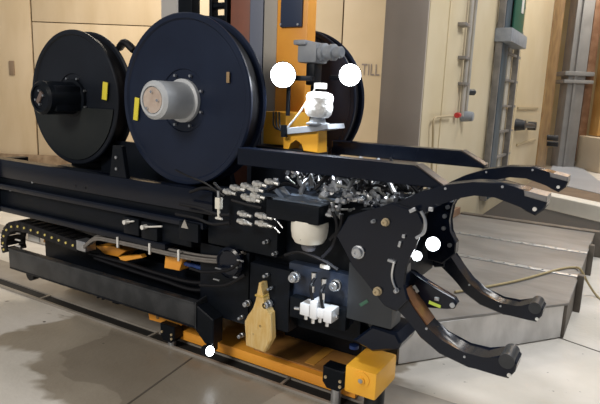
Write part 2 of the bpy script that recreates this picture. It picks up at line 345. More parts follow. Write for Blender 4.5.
# ================================================================ RAIL IN THE FLOOR
RLM = mat('worn_rail_steel', (.30, .27, .23), .5, .2, (.40, .37, .33), 3, .2, 20)
tr = thing('floor_rail', (-2.5, 2.8, 0), 'worn steel track rail with dark slot set along the floor', 'rail')
X0, X1 = -9, .6
MB().box((X0, 2.80, 0), (X1, 3.12, .018), .004).build('rail_plate', RLM, tr)
MB().box((X0, 2.70, 0.0005), (X1, 2.80, .004), 0).build('rail_slot', mat('slot_dark', (.012, .011, .01), .8), tr)  # flat near-black strip in place of an open slot
MB().box((X0, 2.675, 0), (X1, 2.70, .02), .003).build('rail_edge', RLM, tr)
for x in (-4.2, -2.9, -1.72, -.6): MB().box((x, 2.70, 0.003), (x+.02, 2.80, .02), .002).build('slot_stay', RLM, tr)
MB().box((X0, 3.75, 0), (X1-1.5, 3.98, .018), .004).build('rail_plate', RLM, tr)

# ================================================================ HOSE REELS
def reel(cx, Y, cz, r, label, m, hub_m, hub_r, hub_len, th=.16, hub_front=True):
    t = thing('hose_reel', (cx, Y, cz-r), label, 'hose reel')
    c = Vector((cx, Y, cz))
    MB().lathe(c, (0, 1, 0), [(0, .012), (r*.36, .012), (r*.37, .004), (r-.045, .004), (r-.035, -.008), (r-.008, -.008), (r, 0), (r, .012), (r-.012, .022), (0, .022)], 96).build('front_flange', m, t)
    MB().lathe(c+Vector((0, .022, 0)), (0, 1, 0), [(r*.93, 0), (r*.93, th-.044)], 80).build('hose_winding', RUBBER, t)
    MB().lathe(c+Vector((0, th-.022, 0)), (0, 1, 0), [(0, 0), (r-.012, 0), (r, .01), (r, .018), (r-.01, .022), (0, .022)], 96).build('rear_flange', m, t)
    if hub_front:
        MB().lathe(c, (0, -1, 0), [(hub_r*1.18, -.01), (hub_r*1.18, .015), (hub_r, .02), (hub_r, hub_len-.02), (hub_r-.02, hub_len), (hub_r*.72, hub_len), (hub_r*.70, hub_len-.012), (0, hub_len-.012)], 48).build('hub', hub_m, t)
    bolt = None
    for k in range(8):
        a = math.radians(22+k*45); p = c+Vector((math.cos(a)*r*.31, -.004, math.sin(a)*r*.31))
        if bolt is None: bolt = local(MB().cyl((0, -.010, 0), (0, .008, 0), .009, n=8), 'bolt', STEEL, t, p)
        else: inst(bolt, t, p)
    return t, c
RY = 2.7
cR = PY(183, 98, RY); R = .55
t1, c1 = reel(cR.x, RY, 1.748, R, 'large dark reel with a silver-grey cylindrical hub on the beam', NAVY, mat('silver_paint', (.52, .54, .56), .4, .1, (.46, .48, .5), 10), .118, .27)
MB().lathe(c1+Vector((0, -.262, 0)), (0, -1, 0), [(0, 0), (.078, 0), (.078, .004), (0, .004)], 32).build('hub_cap', mat('beige_cap', (.42, .33, .27), .5, 0, (.5, .42, .36), 20), t1)
for dx, dz in ((-.04, -.05), (.05, .0), (0, .05)): MB().cyl(c1+Vector((dx, -.28, dz)), c1+Vector((dx, -.262, dz)), .009, n=8).build('cap_screw', CHROME, t1)
cL = PY(73, 98, 2.93)
t2, c2 = reel(cL.x, 2.93, 1.72, .54, 'dark reel with a black bolted hub at the left', NAVY2, BLACK2, .130, .30)
MB().box(c2+Vector((-.10, -.24, -.10)), c2+Vector((.12, -.02, .10)), .015).build('hub_housing', BLACK2, t2)
q = Matrix.Rotation(math.radians(35), 4, 'Y')
for k in (-1, 1):
    for j in (-1, 1):
        o = q @ Vector((k*.030, 0, j*.042)); MB().cyl(c2+o+Vector((0, -.305, 0)), c2+o+Vector((0, -.28, 0)), .009, n=8).build('hub_bolt', STEEL, t2)
M_ = Matrix.Translation(c2+Vector((0, -.294, 0))) @ q
MB().box((-.018, -.008, -.05), (.018, .008, .05), .002, M_).build('centre_key', mat('brown_key', (.2, .15, .13), .5, .4), t2)
# slightly lighter grey lower part of the left reel: a segment of a disc
arc = [(c2.x+.50*math.cos(a), c2.z+.50*math.sin(a)) for a in (math.radians(188+i*164/24) for i in range(25))]
MB().prism(arc, 2.915, 2.925, .002).build('lower_segment', mat('grey_green_segment', (.012, .015, .016), .5, 0, (.017, .02, .02), 4, spec=.3), t2)
def label_tag(t, u, v, Y, w, h, tilt):
    p = PY(u, v, Y); M = Matrix.Translation(p) @ Matrix.Rotation(math.radians(tilt), 4, 'Y')
    MB().box((-w/2, -.004, -h/2), (w/2, .004, h/2), .001, M).build('yellow_label', YEL, t)
label_tag(t2, 105, 91, 2.915, .055, .135, 8); label_tag(t1, 136.5, 109, 2.69, .042, .155, 8)
p = PY(228, 77, 2.69); MB().box(p+Vector((-.01, -.004, -.035)), p+Vector((.012, .004, .03)), .001).build('small_plate', mat('tan_plate', (.3, .2, .1), .5), t1)
# third reel behind the mast
t3, c3 = reel(-2.38, 3.78, 1.77, .56, 'dark reel standing behind the two bright floodlights', NAVY, GREY, .1, .1, .16, False)
# reel stands
for (c, Yc, rr, lab) in ((c1, 2.80, R, 'black steel saddle carrying the large silver-hub reel'), (c2, 3.03, .54, 'black steel saddle carrying the left reel'), (c3, 3.86, R, 'black steel saddle carrying the reel behind the floodlights')):
    s = thing('reel_stand', (c.x, Yc, 1.11), lab, 'stand')
    MB().prism([(c.x-.30, 1.13), (c.x+.30, 1.13), (c.x+.10, c.z+.06), (c.x-.10, c.z+.06)], Yc+.075, Yc+.12, .006).build('back_plate', BLACK2, s)
    MB().box((c.x-.34, max(Yc-.03, 2.87), 1.11), (c.x+.34, Yc+.13, 1.135), .004).build('foot_plate', BLACK2, s)
# black bracket between the reels
p = PY(119, 160, 2.62); b = thing('reel_bracket', (p.x, 2.66, 1.2), 'narrow black bracket standing between the two front reels', 'bracket')
MB().prism([(p.x-.08, 1.20), (p.x+.09, 1.20), (p.x+.05, 1.42), (p.x-.04, 1.42)], 2.60, 2.64, .004).build('plate', BLACK2, b)
for dz in (.04, .12): MB().cyl((p.x, 2.59, 1.22+dz), (p.x, 2.605, 1.22+dz), .011, n=8).build('bolt', STEEL, b)
p = PY(120, 46, 3.0); tag(MB().tube([p+Vector((-.12, .1, 0)), p+Vector((0, .05, .03)), p+Vector((.1, .05, -.03))], .03).build('hose_bend', RUBBER), 'black hose bend showing between the two front reels', 'hose')

# ================================================================ MAIN BEAM
bm_ = thing('main_beam', (-3.3, 2.8, .8), 'long black box beam carrying the reels, with stepped side grooves', 'beam')
XB0, XB1 = -4.62, -2.2
YB = 2.6
MB().box((XB0+.0, YB, 1.05), (XB1, 2.70, 1.20), .006).build('top_flange', BLACK, bm_)
MB().box((-4.3, 2.70, 1.08), (XB1, 3.35, 1.11), .006).build('deck', BLACK2, bm_)
MB().box((XB0, YB+.03, .99), (XB1-.1, 2.95, 1.05), .006).build('upper_web', BLACK2, bm_)
MB().box((XB0-.02, YB-.03, .955), (XB1-.05, YB+.06, 1.0), .008).build('guide_bar', BLACK, bm_)
MB().box((XB0, YB+.03, .80), (XB1-.2, 3.2, .955), .008).build('lower_web', BLACK2, bm_)
MB().box((XB0, YB-.01, .755), (XB1-.4, 3.2, .80), .006).build('bottom_flange', BLACK, bm_)
MB().box((XB0-.03, YB-.03, .74), (XB0+.06, 2.9, 1.19), .006).build('end_plate', BLACK2, bm_)
for u, v in ((32, 182), (76, 186), (86, 188), (10, 190)):
    p = PY(u, v, YB); MB().cyl((p.x, YB-.0, p.z), (p.x, YB+.06, p.z), .012, n=8).build('bolt', STEEL, bm_)
MB().box((-3.75, 3.02, 1.11), (-2.75, 3.06, 1.40), .006).build('gap_filler', BLACK2, bm_)  # black plate added to darken the gap between the reel saddles
MB().box((-2.2, 3.0, 1.11), (-1.8, 3.35, 1.47), .006).build('mast_foot', BLACK2, bm_)
# hanging plate with a pale triangular mark, small white levers
a, c = PY(180, 205, 2.56), PY(199, 243, 2.56)
MB().box((a.x, 2.55, c.z), (c.x, 2.58, .99), .004).build('hanging_plate', BLACK2, bm_)
p = PY(185, 225, 2.55); MB().prism([(p.x-.03, p.z-.02), (p.x+.03, p.z-.02), (p.x, p.z+.035)], 2.545, 2.552, 0).build('warning_mark', mat('grey_print', (.35, .33, .3), .6), bm_)
for u, v, du in ((126, 222, 8), (144, 227, 18)):
    p = PY(u, v, 2.56); q_ = PY(u+du, v-1+du*.02, 2.56); l = MB().cyl((p.x, 2.56, p.z), (q_.x, 2.56, q_.z), .006, n=8).build('lever', WHITE, bm_)
    MB().cyl((p.x, 2.54, p.z+.0), (p.x, 2.72, p.z), .016, n=10).build('lever_pivot', WHITE, bm_)
    MB().box((p.x-.05, 2.58, p.z-.09), (p.x+.10, 2.74, p.z+.03), .008).build('valve_block', BLACK2, bm_)
# inner lower beam (dark depth behind tray and chain)
lb = thing('lower_beam', (-3.3, 3.2, .2), 'black lower beam running behind the cable tray', 'beam')
MB().box((XB0+.35, 3.05, .18), (-1.9, 3.35, .78), .01).build('web', BLACK2, lb)
MB().box((XB0+.35, 2.92, .58), (-2.0, 3.05, .66), .006).build('ledge', BLACK, lb)
for k in range(6):
    x = -4.1+k*.4; MB().box((x, 2.98, .2), (x+.03, 3.05, .58), .003).build('rib', BLACK, lb)

# ================================================================ CABLE TRAY
ct = thing('cable_tray', (-3.4, 2.6, .22), 'dark grey steel channel tray hung low beside the beam', 'tray')
p0 = PY(7, 251, 2.55); p1 = PY(197, 314, 2.55)
TX0, TX1 = -4.36, -2.30
MB().box((TX0, 2.55, .305), (TX1, 2.565, .465), .004).build('side_wall', DGREY, ct)
MB().box((TX0, 2.55, .29), (TX1, 2.9, .305), .003).build('tray_floor', BLACK2, ct)
MB().box((TX0, 2.885, .305), (TX1, 2.90, .53), .003).build('rear_wall', BLACK2, ct)
MB().box((TX0, 2.545, .455), (TX1, 2.60, .47), .003).build('top_lip', DGREY, ct)
MB().prism([(2.55, .29), (2.9, .29), (2.9, .52), (2.55, .47)], TX1, TX1+.012, .002, 'x').build('end_wall', DGREY, ct)
MB().prism([(TX1-.02, .29), (TX1+.08, .20), (TX1+.15, .21), (TX1+.15, .38), (TX1-.02, .46)], 2.56, 2.66, .006).build('end_bracket', BLACK2, ct)
for x in (-4.2, -3.15): MB().box((x, 2.6, .25), (x+.06, 2.66, .29), .004).build('foot', BLACK2, ct)
for x in (TX0+.02,):
    MB().cyl((x+.18, 2.60, .26), (x+.18, 2.66, .26), .05, n=20).build('wheel', RUBBER, ct)
for u, v in ((98, 292), (103, 294)): p = PY(u, v, 2.6); MB().cyl((p.x, 2.6, .29), (p.x, 2.6, .255), .012, n=8).build('bolt', BLACK, ct)
# black clamps on the rail with grey feet, tray-side
def clamp(u, v, Y, label, s=1.0):
    p = PY(u, v, Y); t = thing('rail_clamp', (p.x, Y, 0), label, 'clamp')
    z = p.z
    MB().prism([(p.x-.06*s, z+.05*s), (p.x+.06*s, z+.05*s), (p.x+.06*s, z-.03*s), (p.x+.03*s, z-.06*s), (p.x-.035*s, z-.06*s), (p.x-.06*s, z-.03*s)], Y, Y+.10, .006).build('body', BLACK2, t)
    MB().cyl((p.x, Y+.05, .012), (p.x, Y+.05, z-.06*s), .026*s, n=16).build('foot', STEEL, t)
    for dx, dz in ((-.04, .0), (.04, .0), (.04, -.028)): MB().cyl((p.x+dx*s, Y-.008, z+dz*s), (p.x+dx*s, Y+.004, z+dz*s), .008*s, n=8).build('bolt', MATS['beige_trim'], t)
    return t
clamp(333, 379, 2.66, 'black bolted rail clamp beside the amber end box', 1.2)
clamp(167, 333, 2.66, 'black bolted rail clamp below the tray end', 1.15)
# small floor lamp at tray end
fp = PY(210, 351, 2.55)
fl_ = thing('work_light', fp, 'small lit lamp low at the end of the cable tray', 'lamp')
dirv = (EYE-fp).normalized(); dirv = (dirv+Vector((.9, .25, .0))).normalized()
MB().cyl(fp-dirv*.06, fp, .036, .038, 20, .004).build('housing', BLACK2, fl_)
MB().lathe(fp, dirv, [(0, .004), (.028, .003), (.032, 0)], 24).build('lens', LAMPS, fl_)
MB().box(fp+Vector((-.06, .03, -.02)), fp+Vector((0, .08, .12)), .005).build('mount', BLACK2, fl_)

# ================================================================ CABLE CHAIN
cc = thing('cable_chain', (-4.2, 2.65, .45), 'black cable chain with yellow dots curling over the tray', 'cable chain')
path = [PY(u, v, 2.62) for u, v in ((7, 252), (5.5, 246), (5.5, 239), (7, 232), (11, 227), (17, 225.5), (23.5, 226.5), (30, 228.5), (37, 230.8), (44, 233.2), (51, 235.8), (58, 238.4), (65, 241), (72, 243.5), (79, 246))]
for i in range(len(path)-1):
    a, b_ = path[i], path[i+1]; d = (b_-a); M = Matrix.Translation((a+b_)/2) @ Matrix.Rotation(math.atan2(-d.z, d.x), 4, 'Y')
    L_ = d.length*.52
    lk = MB(); lk.box((-L_, -.02, -.042), (L_, .0, .042), .006, M); lk.box((-L_, .14, -.042), (L_, .16, .042), .006, M); lk.box((-L_*.5, 0, -.042), (L_*.5, .14, -.034), .002, M); lk.box((-L_*.5, 0, .034), (L_*.5, .14, .042), .002, M)
    l = lk.build('chain_link', RUBBER, cc)
    p = (a+b_)/2; MB().cyl((p.x, 2.588+.005, p.z), (p.x, 2.601, p.z), .010, n=10).build('yellow_dot', mat('dot_yellow', (.75, .62, .18), .5), l)
p = PY(80, 246, 2.6); MB().box(p+Vector((-.05, 0, -.04)), p+Vector((.06, .1, .04)), .008).build('end_connector', STEEL, cc)
for v in (233, 240, 246): p = PY(17, v, 2.66); MB().box(p+Vector((-.03, 0, -.006)), p+Vector((.04, .01, .006)), .001).build('inner_tie', WHITE, cc)
a, c = PY(28, 233.5, 2.75), PY(39.5, 243, 2.75)
tag(MB().box((a.x, 2.75, c.z), (c.x, 2.76, a.z), .002).build('white_label_plate', WHITE), 'white rectangular label behind the curl of the cable chain', 'label plate')
# orange brackets glimpsed between beam and tray
def opiece(px, Y, th, label):
    o = MB().prism(xz(px, Y), Y, Y+th, .004).build('orange_bracket', ORANGE); tag(o, label, 'bracket')
opiece([(40, 210), (55, 212), (60, 216), (52, 220), (40, 217)], 2.9, .1, 'orange bracket under the left end of the main beam')
opiece([(44, 238), (53, 241), (52, 246), (43, 242)], 2.9, .08, 'small orange bracket right of the white label plate')
opiece([(95, 246), (112, 246), (126, 251), (118, 257), (104, 254)], 2.78, .15, 'flat orange bracket under the start of the grey cables')
opiece([(165, 256), (183, 258), (179, 271), (164, 268)], 2.68, .1, 'square orange bracket under the middle of the grey cables')
opiece([(118, 257), (140, 255), (142, 258), (122, 262)], 2.72, .05, 'thin orange bar among the hoses over the tray')
# flat cable bundle with ties
fc_ = thing('flat_cable_bundle', (-3, 2.6, .6), 'bundle of grey flat cables held by white ties above the tray', 'cables')
for k, (dy, dz) in enumerate(((0, 0), (.03, .012), (.0, -.014), (.03, -.006), (.06, .0))):
    pts = [PY(u, v, 2.6)+Vector((0, dy, dz)) for u, v in ((84, 246), (95, 238), (112, 240), (140, 246), (170, 253), (200, 258.5), (225, 260), (240, 255))]
    MB().tube(pts, .009, 8, 5).build('cable', DRY if k != 3 else RUBBER, fc_)
for u, v in ((117, 241), (149, 247.5), (178, 254)):
    p = PY(u, v, 2.58); MB().box(p+Vector((-.008, 0, -.05)), p+Vector((.008, .012, .028)), .002).build('tie', WHITE, fc_)
for j, pts in enumerate((((95, 258), (130, 270), (165, 281), (195, 290), (230, 288)), ((90, 254), (125, 263), (160, 274), (200, 283), (238, 272)), ((180, 262), (205, 268), (232, 266), (246, 256)))):
    o = MB().tube([PY(u, v, 2.72) for u, v in pts], .016, 8, 6).build('hose', RUBBER if j < 2 else BLUE)
    tag(o, ('lower black hose lying along the tray', 'upper black hose lying along the tray', 'dark blue hose curving beside the gripper head')[j], 'hose')

# ================================================================ ORANGE MAST
YM = 3.42
mst = thing('mast', (-1.9, YM, 0), 'tall orange steel mast with a dark panel behind the reels', 'mast')
def mpx(u0, u1, v0, v1, Y, th, name, m, top=None, bot=None, bev=.006):
    x0 = PY(u0, 60, Y).x; x1 = PY(u1, 60, Y).x; z1 = PY((u0+u1)/2, v0, Y).z if top is None else top; z0 = PY((u0+u1)/2, v1, Y).z if bot is None else bot
    return MB().box((x0, Y, z0), (x1, Y+th, z1), bev).build(name, m, mst)
mpx(276, 306, 0, 150, YM, .12, 'column', ORANGE, top=3.6, bot=.1)
mpx(279, 300, 0, 27, YM-.02, .02, 'dark_panel', mat('dark_blue_panel', (.03, .045, .09), .4), top=3.6)
for u, v in ((281, 24.5), (298, 24.5)): p = PY(u, v, YM-.02); MB().cyl((p.x, YM-.028, p.z), (p.x, YM-.018, p.z), .008, n=8).build('panel_screw', STEEL, mst)
mpx(263, 276, 0, 150, YM+.05, .2, 'side_channel', mat('pale_grey_channel', (.42, .39, .34), .5), top=3.6, bot=.1)
mpx(249, 262, 0, 150, YM+.1, .2, 'grey_channel', mat('blue_grey_channel', (.17, .19, .25), .5), top=3.6, bot=.1)
mpx(230, 249, 0, 150, YM+.2, .2, 'brown_channel', mat('red_brown_steel', (.28, .10, .06), .5, 0, (.22, .09, .06), 5), top=3.6, bot=.1)
mpx(265, 288, 112, 145, YM-.35, .3, 'lower_box', ORANGE2, bot=1.48)
rk = thing('toothed_rack', (-2.4, 3.6, 1.2), 'dark toothed rack rising behind the large reel', 'rack')
x0 = PY(209, 10, 3.6).x; x1 = PY(227, 10, 3.6).x
MB().box((x0, 3.6, 1.2), (x0+.03, 3.68, 3.6), .004).build('side_rail', BLACK2, rk); MB().box((x1-.03, 3.6, 1.2), (x1, 3.68, 3.6), .004).build('side_rail', BLACK2, rk)
for k in range(22): MB().cyl((x0+.02, 3.64, 1.4+k*.1), (x1-.02, 3.64, 1.4+k*.1), .028, n=10).build('rung', BLUE if False else BLACK2, rk)
x0 = PY(178, 5, 3.6).x; x1 = PY(192, 5, 3.6).x
tag(MB().box((x0, 3.6, 1.2), (x1, 3.7, 3.6), .006).build('dark_post', BLACK2), 'slim dark post showing just above the large reel', 'post')
x0 = PY(161, 5, 3.7).x; x1 = PY(177, 5, 3.7).x
tag(MB().box((x0, 3.7, 1.2), (x1, 3.8, 3.6), .006).build('pale_post', mat('pale_post_paint', (.55, .53, .50), .5)), 'slim pale grey post left of the dark post', 'post')
# bracket in front of the mast
YK = 3.0
bk = thing('lamp_bracket', (-1.75, YK, 1.4), 'orange arched bracket with a grey plate under the white sensor', 'bracket')
MB().prism(xz([(283, 133), (318, 130), (318, 153), (303, 151), (302, 143), (296, 139), (290, 143), (289, 150), (283, 149)], YK), YK, YK+.12, .005).build('arch_plate', ORANGE2, bk)
MB().prism(xz([(284, 128), (328, 124), (329, 129), (318, 131), (284, 135)], YK-.02), YK-.03, YK+.20, .004).build('top_plate', GREY, bk)
for dx in (0, .022, .045):
    p = PY(270, 112, 3.02); q_ = PY(285, 130, 2.98); MB().tube([p+Vector((dx, .04, 0)), (p+q_)/2+Vector((dx, -.03, -.04)), q_+Vector((.02, 0, -dx))], .006, 6).build('wire', RUBBER, bk)
MB().cyl(PY(284, 137, 2.96), PY(284, 125, 2.96), .02, n=12).build('cable_gland', BLACK2, bk)
# grey drive motor above
dm = thing('drive_motor', PY(310, 60, 3.15), 'grey drive motor with a stepped shaft between the floodlights', 'motor')
a = PY(299, 63, 3.15); b_ = PY(319, 42, 3.15)
MB().box((a.x, 3.12, a.z), (b_.x, 3.28, b_.z), .02).build('gearbox', GREY, dm)
MB().box((a.x-.02, 3.1, b_.z-.02), (a.x+.07, 3.3, b_.z+.012), .01).build('cover', GREY, dm)
c0 = PY(322, 52.5, 3.19)
MB().lathe(c0, (.99, -.12, -.01), [(0, 0), (.058, 0), (.058, .03), (.044, .035), (.044, .07), (.052, .075), (.052, .10), (.036, .105), (.036, .15), (.03, .158), (0, .158)], 28).build('stepped_shaft', GREY, dm)
MB().box((a.x+.06, 3.14, a.z-.14), (b_.x-.02, 3.24, a.z), .01).build('neck', BLACK2, dm)
MB().cyl((a.x+.10, 3.2, 1.5), (a.x+.10, 3.2, a.z-.12), .03, n=14).build('post', BLACK2, dm)
# white sensor (bagged cylinder)
ss = thing('sensor_housing', PY(318, 122, 3.02), 'white plastic-wrapped cylindrical sensor below the grey motor', 'sensor')
ctop, cbot = PY(320, 91, 3.02), PY(318, 117, 3.02)
prof = [(0, .0), (.065, 0), (.082, .02), (.088, .06), (.082, .09), (.087, .12), (.074, .145), (.045, .155), (0, .155)]
MB().lathe(cbot, (.06, 0, 1), prof, 36).build('wrapped_body', mat('white_wrap', (.84, .84, .82), .35, 0, (.7, .7, .68), 20, .9, 45), ss)
MB().box(ctop+Vector((-.03, -.03, .012)), ctop+Vector((.035, .03, .05)), .008).build('cap_block', WHITE, ss)
MB().lathe(cbot+Vector((0, 0, -.05)), (0, 0, 1), [(0, 0), (.07, 0), (.075, .012), (.05, .02), (.045, .05)], 28).build('base_ring', GREY, ss)
MB().tube([ctop+Vector((-.02, -.02, .02)), PY(300, 112, 2.99), PY(287, 128, 2.98)], .006, 6).build('lead', WHITE, ss)
# floodlights
def flood(u, v, Y, r, label, m, name='floodlight', aim=None, power=0, back=.09):
    c = PY(u, v, Y); t = thing(name, c, label, 'lamp'); d = ((aim or EYE)-c).normalized()
    MB().lathe(c, d, [(0, -back), (r*.5, -back), (r*.95, -back*.35), (r*1.08, 0), (r*1.08, .012), (r*1.0, .014), (r*.98, 0)], 36).build('housing', DGREY, t)
    MB().lathe(c, d, [(0, .008), (r*.6, .006), (r*.985, 0)], 36).build('lens', m, t)
    if power:
        l = bpy.data.lights.new(name+'_beam', 'SPOT'); l.energy = power; l.spot_size = math.radians(140); l.spot_blend = .8; l.shadow_soft_size = r; l.color = (.85, .92, 1)
        o = bpy.data.objects.new(name+'_beam', l); SC.collection.objects.link(o); o.parent = t; o.location = d*.03
        tgt = Vector((-1.3, 2.5, .9)); o.rotation_euler = (tgt-c).to_track_quat('-Z', 'Y').to_euler()
    return t, c, d
f1, fc1, fd1 = flood(283, 75, 2.92, .076, 'bright round floodlight next to the large reel', LAMP, power=45)
f2, fc2, fd2 = flood(350, 75, 3.12, .066, 'bright round floodlight in front of the rear reel', LAMP, power=42)
MB().box(fc1+Vector((-.02, .05, -.03)), fc1+Vector((.17, .10, .0)), .006).build('arm', BLACK2, f1)
MB().cyl(fc1+Vector((0, .07, -.02)), fc1+Vector((0, .07, -.25)), .014, n=10).build('stem', BLACK2, f1)
MB().box(fc2+Vector((-.17, .05, -.03)), fc2+Vector((.02, .10, .0)), .006).build('arm', BLACK2, f2)

# ================================================================ GUIDE BEAMS (the two black forks)
def fork(Y, x0, x1, zt, label, zb):
    t = thing('guide_arm', (x0, Y+.05, zb), label, 'arm')
    MB().prism([(x0, zb), (x1+.15, zb), (x1+.15, zb+.012), (x1, zt), (x0, zt)], Y, Y+.10, .005).build('arm_beam', BLACK, t)
    M = MB(); M.prism([(x1+.148, zb+.014), (x1+.152, zb+.020), (x1+.012, zt+.004), (x1+.002, zt+.004)], Y+.004, Y+.096, .001).build('nose_strip', mat('bronze_edge', (.07, .055, .05), .4, .3), t)
    return t
fork(2.56, -1.98, -.90, 1.495, 'nearer black pointed guide arm over the hydraulic fittings', 1.395)
fork(3.30, -1.75, -.885, 1.52, 'farther black pointed guide arm over the hydraulic fittings', 1.43)

# ================================================================ GRIPPER HEAD
gh = thing('gripper', (-1.5, 2.9, .4), 'black four-clawed gripper head full of hydraulic fittings', 'gripper')
NY, FY, CT = 2.5, 3.3, .13
up_out = [(360, 226), (372, 214), (385, 208), (400, 201), (420, 192), (445, 185), (472, 182), (502, 183), (524, 190), (546, 197), (547, 203), (544, 210), (535, 216), (525, 211), (514, 203), (495, 196), (474, 194), (458, 197), (442, 204), (424, 213), (408, 222), (398, 232), (383, 244), (366, 246)]
lo_out = [(366, 262), (378, 288), (393, 305), (407, 320), (420, 338), (439, 354), (468, 368), (497, 374), (508, 379), (515, 372), (517, 364), (511, 357), (500, 356), (484, 359), (464, 354), (440, 341), (426, 326), (414, 309), (402, 292), (402, 268)]
UPO, LOO = xz(up_out, NY), xz(lo_out, NY)
CLAW = BLACK
for (Y, side) in ((NY, 'near'), (FY, 'far')):
    for (pts, ud) in ((UPO, 'upper'), (LOO, 'lower')):
        c_ = MB().prism(pts, Y, Y+CT, .007).build('claw', CLAW, gh, '%s %s curved black claw' % (side, ud))
        tip = Vector((pts[9][0], Y, pts[9][1])) if ud == 'upper' else Vector((pts[10][0], Y, pts[10][1]))
        if ud == 'upper':
            m_ = MB(); m_.prism([(tip.x-.09, tip.z+.018), (tip.x+.004, tip.z+.004), (tip.x+.006, tip.z-.022), (tip.x-.085, tip.z-.006)], Y-.006, Y+CT+.006, .003); m_.build('tip_pad', mat('pewter_pad', (.30, .29, .29), .35, .8), c_)
            q_ = Vector((pts[12][0]-.004, 0, pts[12][1]+.03))
        else:
            m_ = MB(); m_.lathe((tip.x-.045, Y-.004, tip.z-.0), (0, 1, 0), [(0, 0), (.035, 0), (.035, CT+.008), (0, CT+.008)], 24); m_.build('tip_roller', DGREY, c_)
            q_ = Vector((pts[8][0]+.003, 0, pts[8][1]+.022))
        MB().cyl((q_.x, Y-.008, q_.z), (q_.x, Y+.01, q_.z), .009, n=12).build('tip_pin', WHITE, c_)
        # edge rib along the claw and a few pins
        seq = pts[4:8] if ud == 'upper' else [pts[17], pts[16], pts[15], pts[14]]
        for k, (x, z) in enumerate(seq):
            if k % 2: MB().cyl((x+.004, Y-.005, z-.016 if ud == 'upper' else z-.012), (x+.004, Y+.004, z-.016 if ud == 'upper' else z-.012), .006, n=8).build('pin', STEEL, c_)
# orange-brown reflection on the near lower claw's inner face, painted as a strip
for Y in (NY,):
    a = [LOO[18], LOO[17], LOO[16]]; b_ = [(x+.006, z+.006) for x, z in a]
    MB().prism(a+b_[::-1], Y+.01, Y+CT-.01, 0).build('reflection_strip', mat('brown_reflection', (.32, .15, .07), .3, .5, (.2, .1, .05), 12), gh)
# side plates
pl_near = [(336, 236), (348, 216), (366, 211), (392, 203), (418, 212), (424, 224), (414, 250), (404, 268), (402, 286), (408, 300), (396, 312), (384, 306), (372, 290), (352, 266)]
P_N = xz(pl_near, NY-.03)
MB().prism(P_N, NY-.03, NY-.002, .006).build('side_plate', BLACK, gh, 'near side plate')
P_F = xz([(336, 236), (348, 216), (366, 211), (385, 206), (398, 210), (396, 224), (388, 246), (384, 262), (388, 276), (396, 292), (396, 306), (384, 306), (372, 290), (352, 266)], NY-.03)
MB().prism(P_F, FY+CT+.002, FY+CT+.03, .006).build('side_plate', BLACK, gh, 'far side plate')
MB().prism(P_F, FY-.03, FY-.002, .006).build('inner_plate', BLACK, gh)
def pin(u, v, Y, r, m=STEEL, L_=.03, name='pivot_pin'):
    p = PY(u, v, Y); MB().lathe((p.x, Y, p.z), (0, -1, 0), [(r*1.25, -.01), (r*1.25, .008), (r, .01), (r, L_-.004), (r-.004, L_), (r*.35, L_), (r*.3, L_-.006), (0, L_-.006)], 28).build(name, m, gh)
pin(358.5, 252, NY-.03, .028); pin(386, 222, NY-.03, .016, MATS['beige_trim']); pin(378, 291, NY-.03, .018, MATS['beige_trim']); pin(397, 290, NY-.03, .010); pin(374, 221, NY-.03, .008)
for u, v, w, h_, a_ in ((392, 261, .042, .014, 8), (404, 236, .016, .018, 0), (400, 244, .014, .03, 10), (413, 210, .035, .018, -30), (431, 209, .02, .02, 0)):
    p = PY(u, v, NY-.035); M = Matrix.Translation(p) @ Matrix.Rotation(math.radians(a_), 4, 'Y'); MB().box((-w/2, -.01, -h_/2), (w/2, .004, h_/2), .003, M).build('plate_fitting', STEEL, gh)
MB().tube([PY(u, v, NY-.04) for u, v in ((394, 262), (392, 275), (394, 285), (397, 290))], .006, 8).build('curved_tube', CHROME, gh)
MB().tube([PY(u, v, NY-.04) for u, v in ((421, 211), (425, 220), (424, 232), (416, 238))], .008, 8).build('curved_tube', STEEL, gh)
# far vertical cheek with bolts (seen right of the lamps)
ck = xz([(432, 200), (459, 193), (451, 206), (448, 220), (449, 232), (456, 243), (455, 254), (442, 264), (428, 260), (424, 225)], 3.05)
MB().prism(ck, 3.05, 3.12, .006).build('cheek_plate', BLACK, gh)
for u, v in ((452, 200), (448, 207), (445, 216), (444, 228), (450, 245)):
    p = PY(u, v, 3.05); MB().cyl((p.x, 3.035, p.z), (p.x, 3.052, p.z), .012, n=10).build('cheek_bolt', STEEL, gh)
tag(MB().box(PY(463, 262, 3.2), PY(466, 266, 3.3), .002).build('bolt_stub', STEEL), 'short steel bolt stub at the foot of the far cheek plate', 'bolt') if False else None
# lever with lime label
LV = 2.62
lv = MB().prism(xz([(398, 268), (412, 272), (430, 285), (454, 299), (457, 304), (454, 309), (447, 309), (420, 307), (400, 308), (396, 290)], LV), LV, LV+.05, .005).build('lever_arm', BLACK, gh)
p = PY(452.5, 305, LV); MB().cyl((p.x, LV-.008, p.z), (p.x, LV+.01, p.z), .013, n=14).build('lever_pin', STEEL, lv)
a = PY(435, 304.5, LV-.004); M = Matrix.Translation(a) @ Matrix.Rotation(math.radians(10), 4, 'Y'); MB().box((-.032, -.003, -.008), (.030, .003, .008), .001, M).build('lime_label', LIME, lv)
a = PY(414, 290, LV-.004); M = Matrix.Translation(a) @ Matrix.Rotation(math.radians(50), 4, 'Y'); MB().box((-.02, -.006, -.02), (.02, .004, .02), .002, M).build('diamond_plate', WHITE, lv); MB().cyl((a.x, LV-.015, a.z), (a.x, LV-.006, a.z), .009, n=10).build('diamond_hole', BLACK, lv)
a = PY(437, 299, LV-.004); MB().box(a+Vector((-.012, -.008, -.008)), a+Vector((.012, .004, .01)), .003).build('small_block', STEEL, lv)
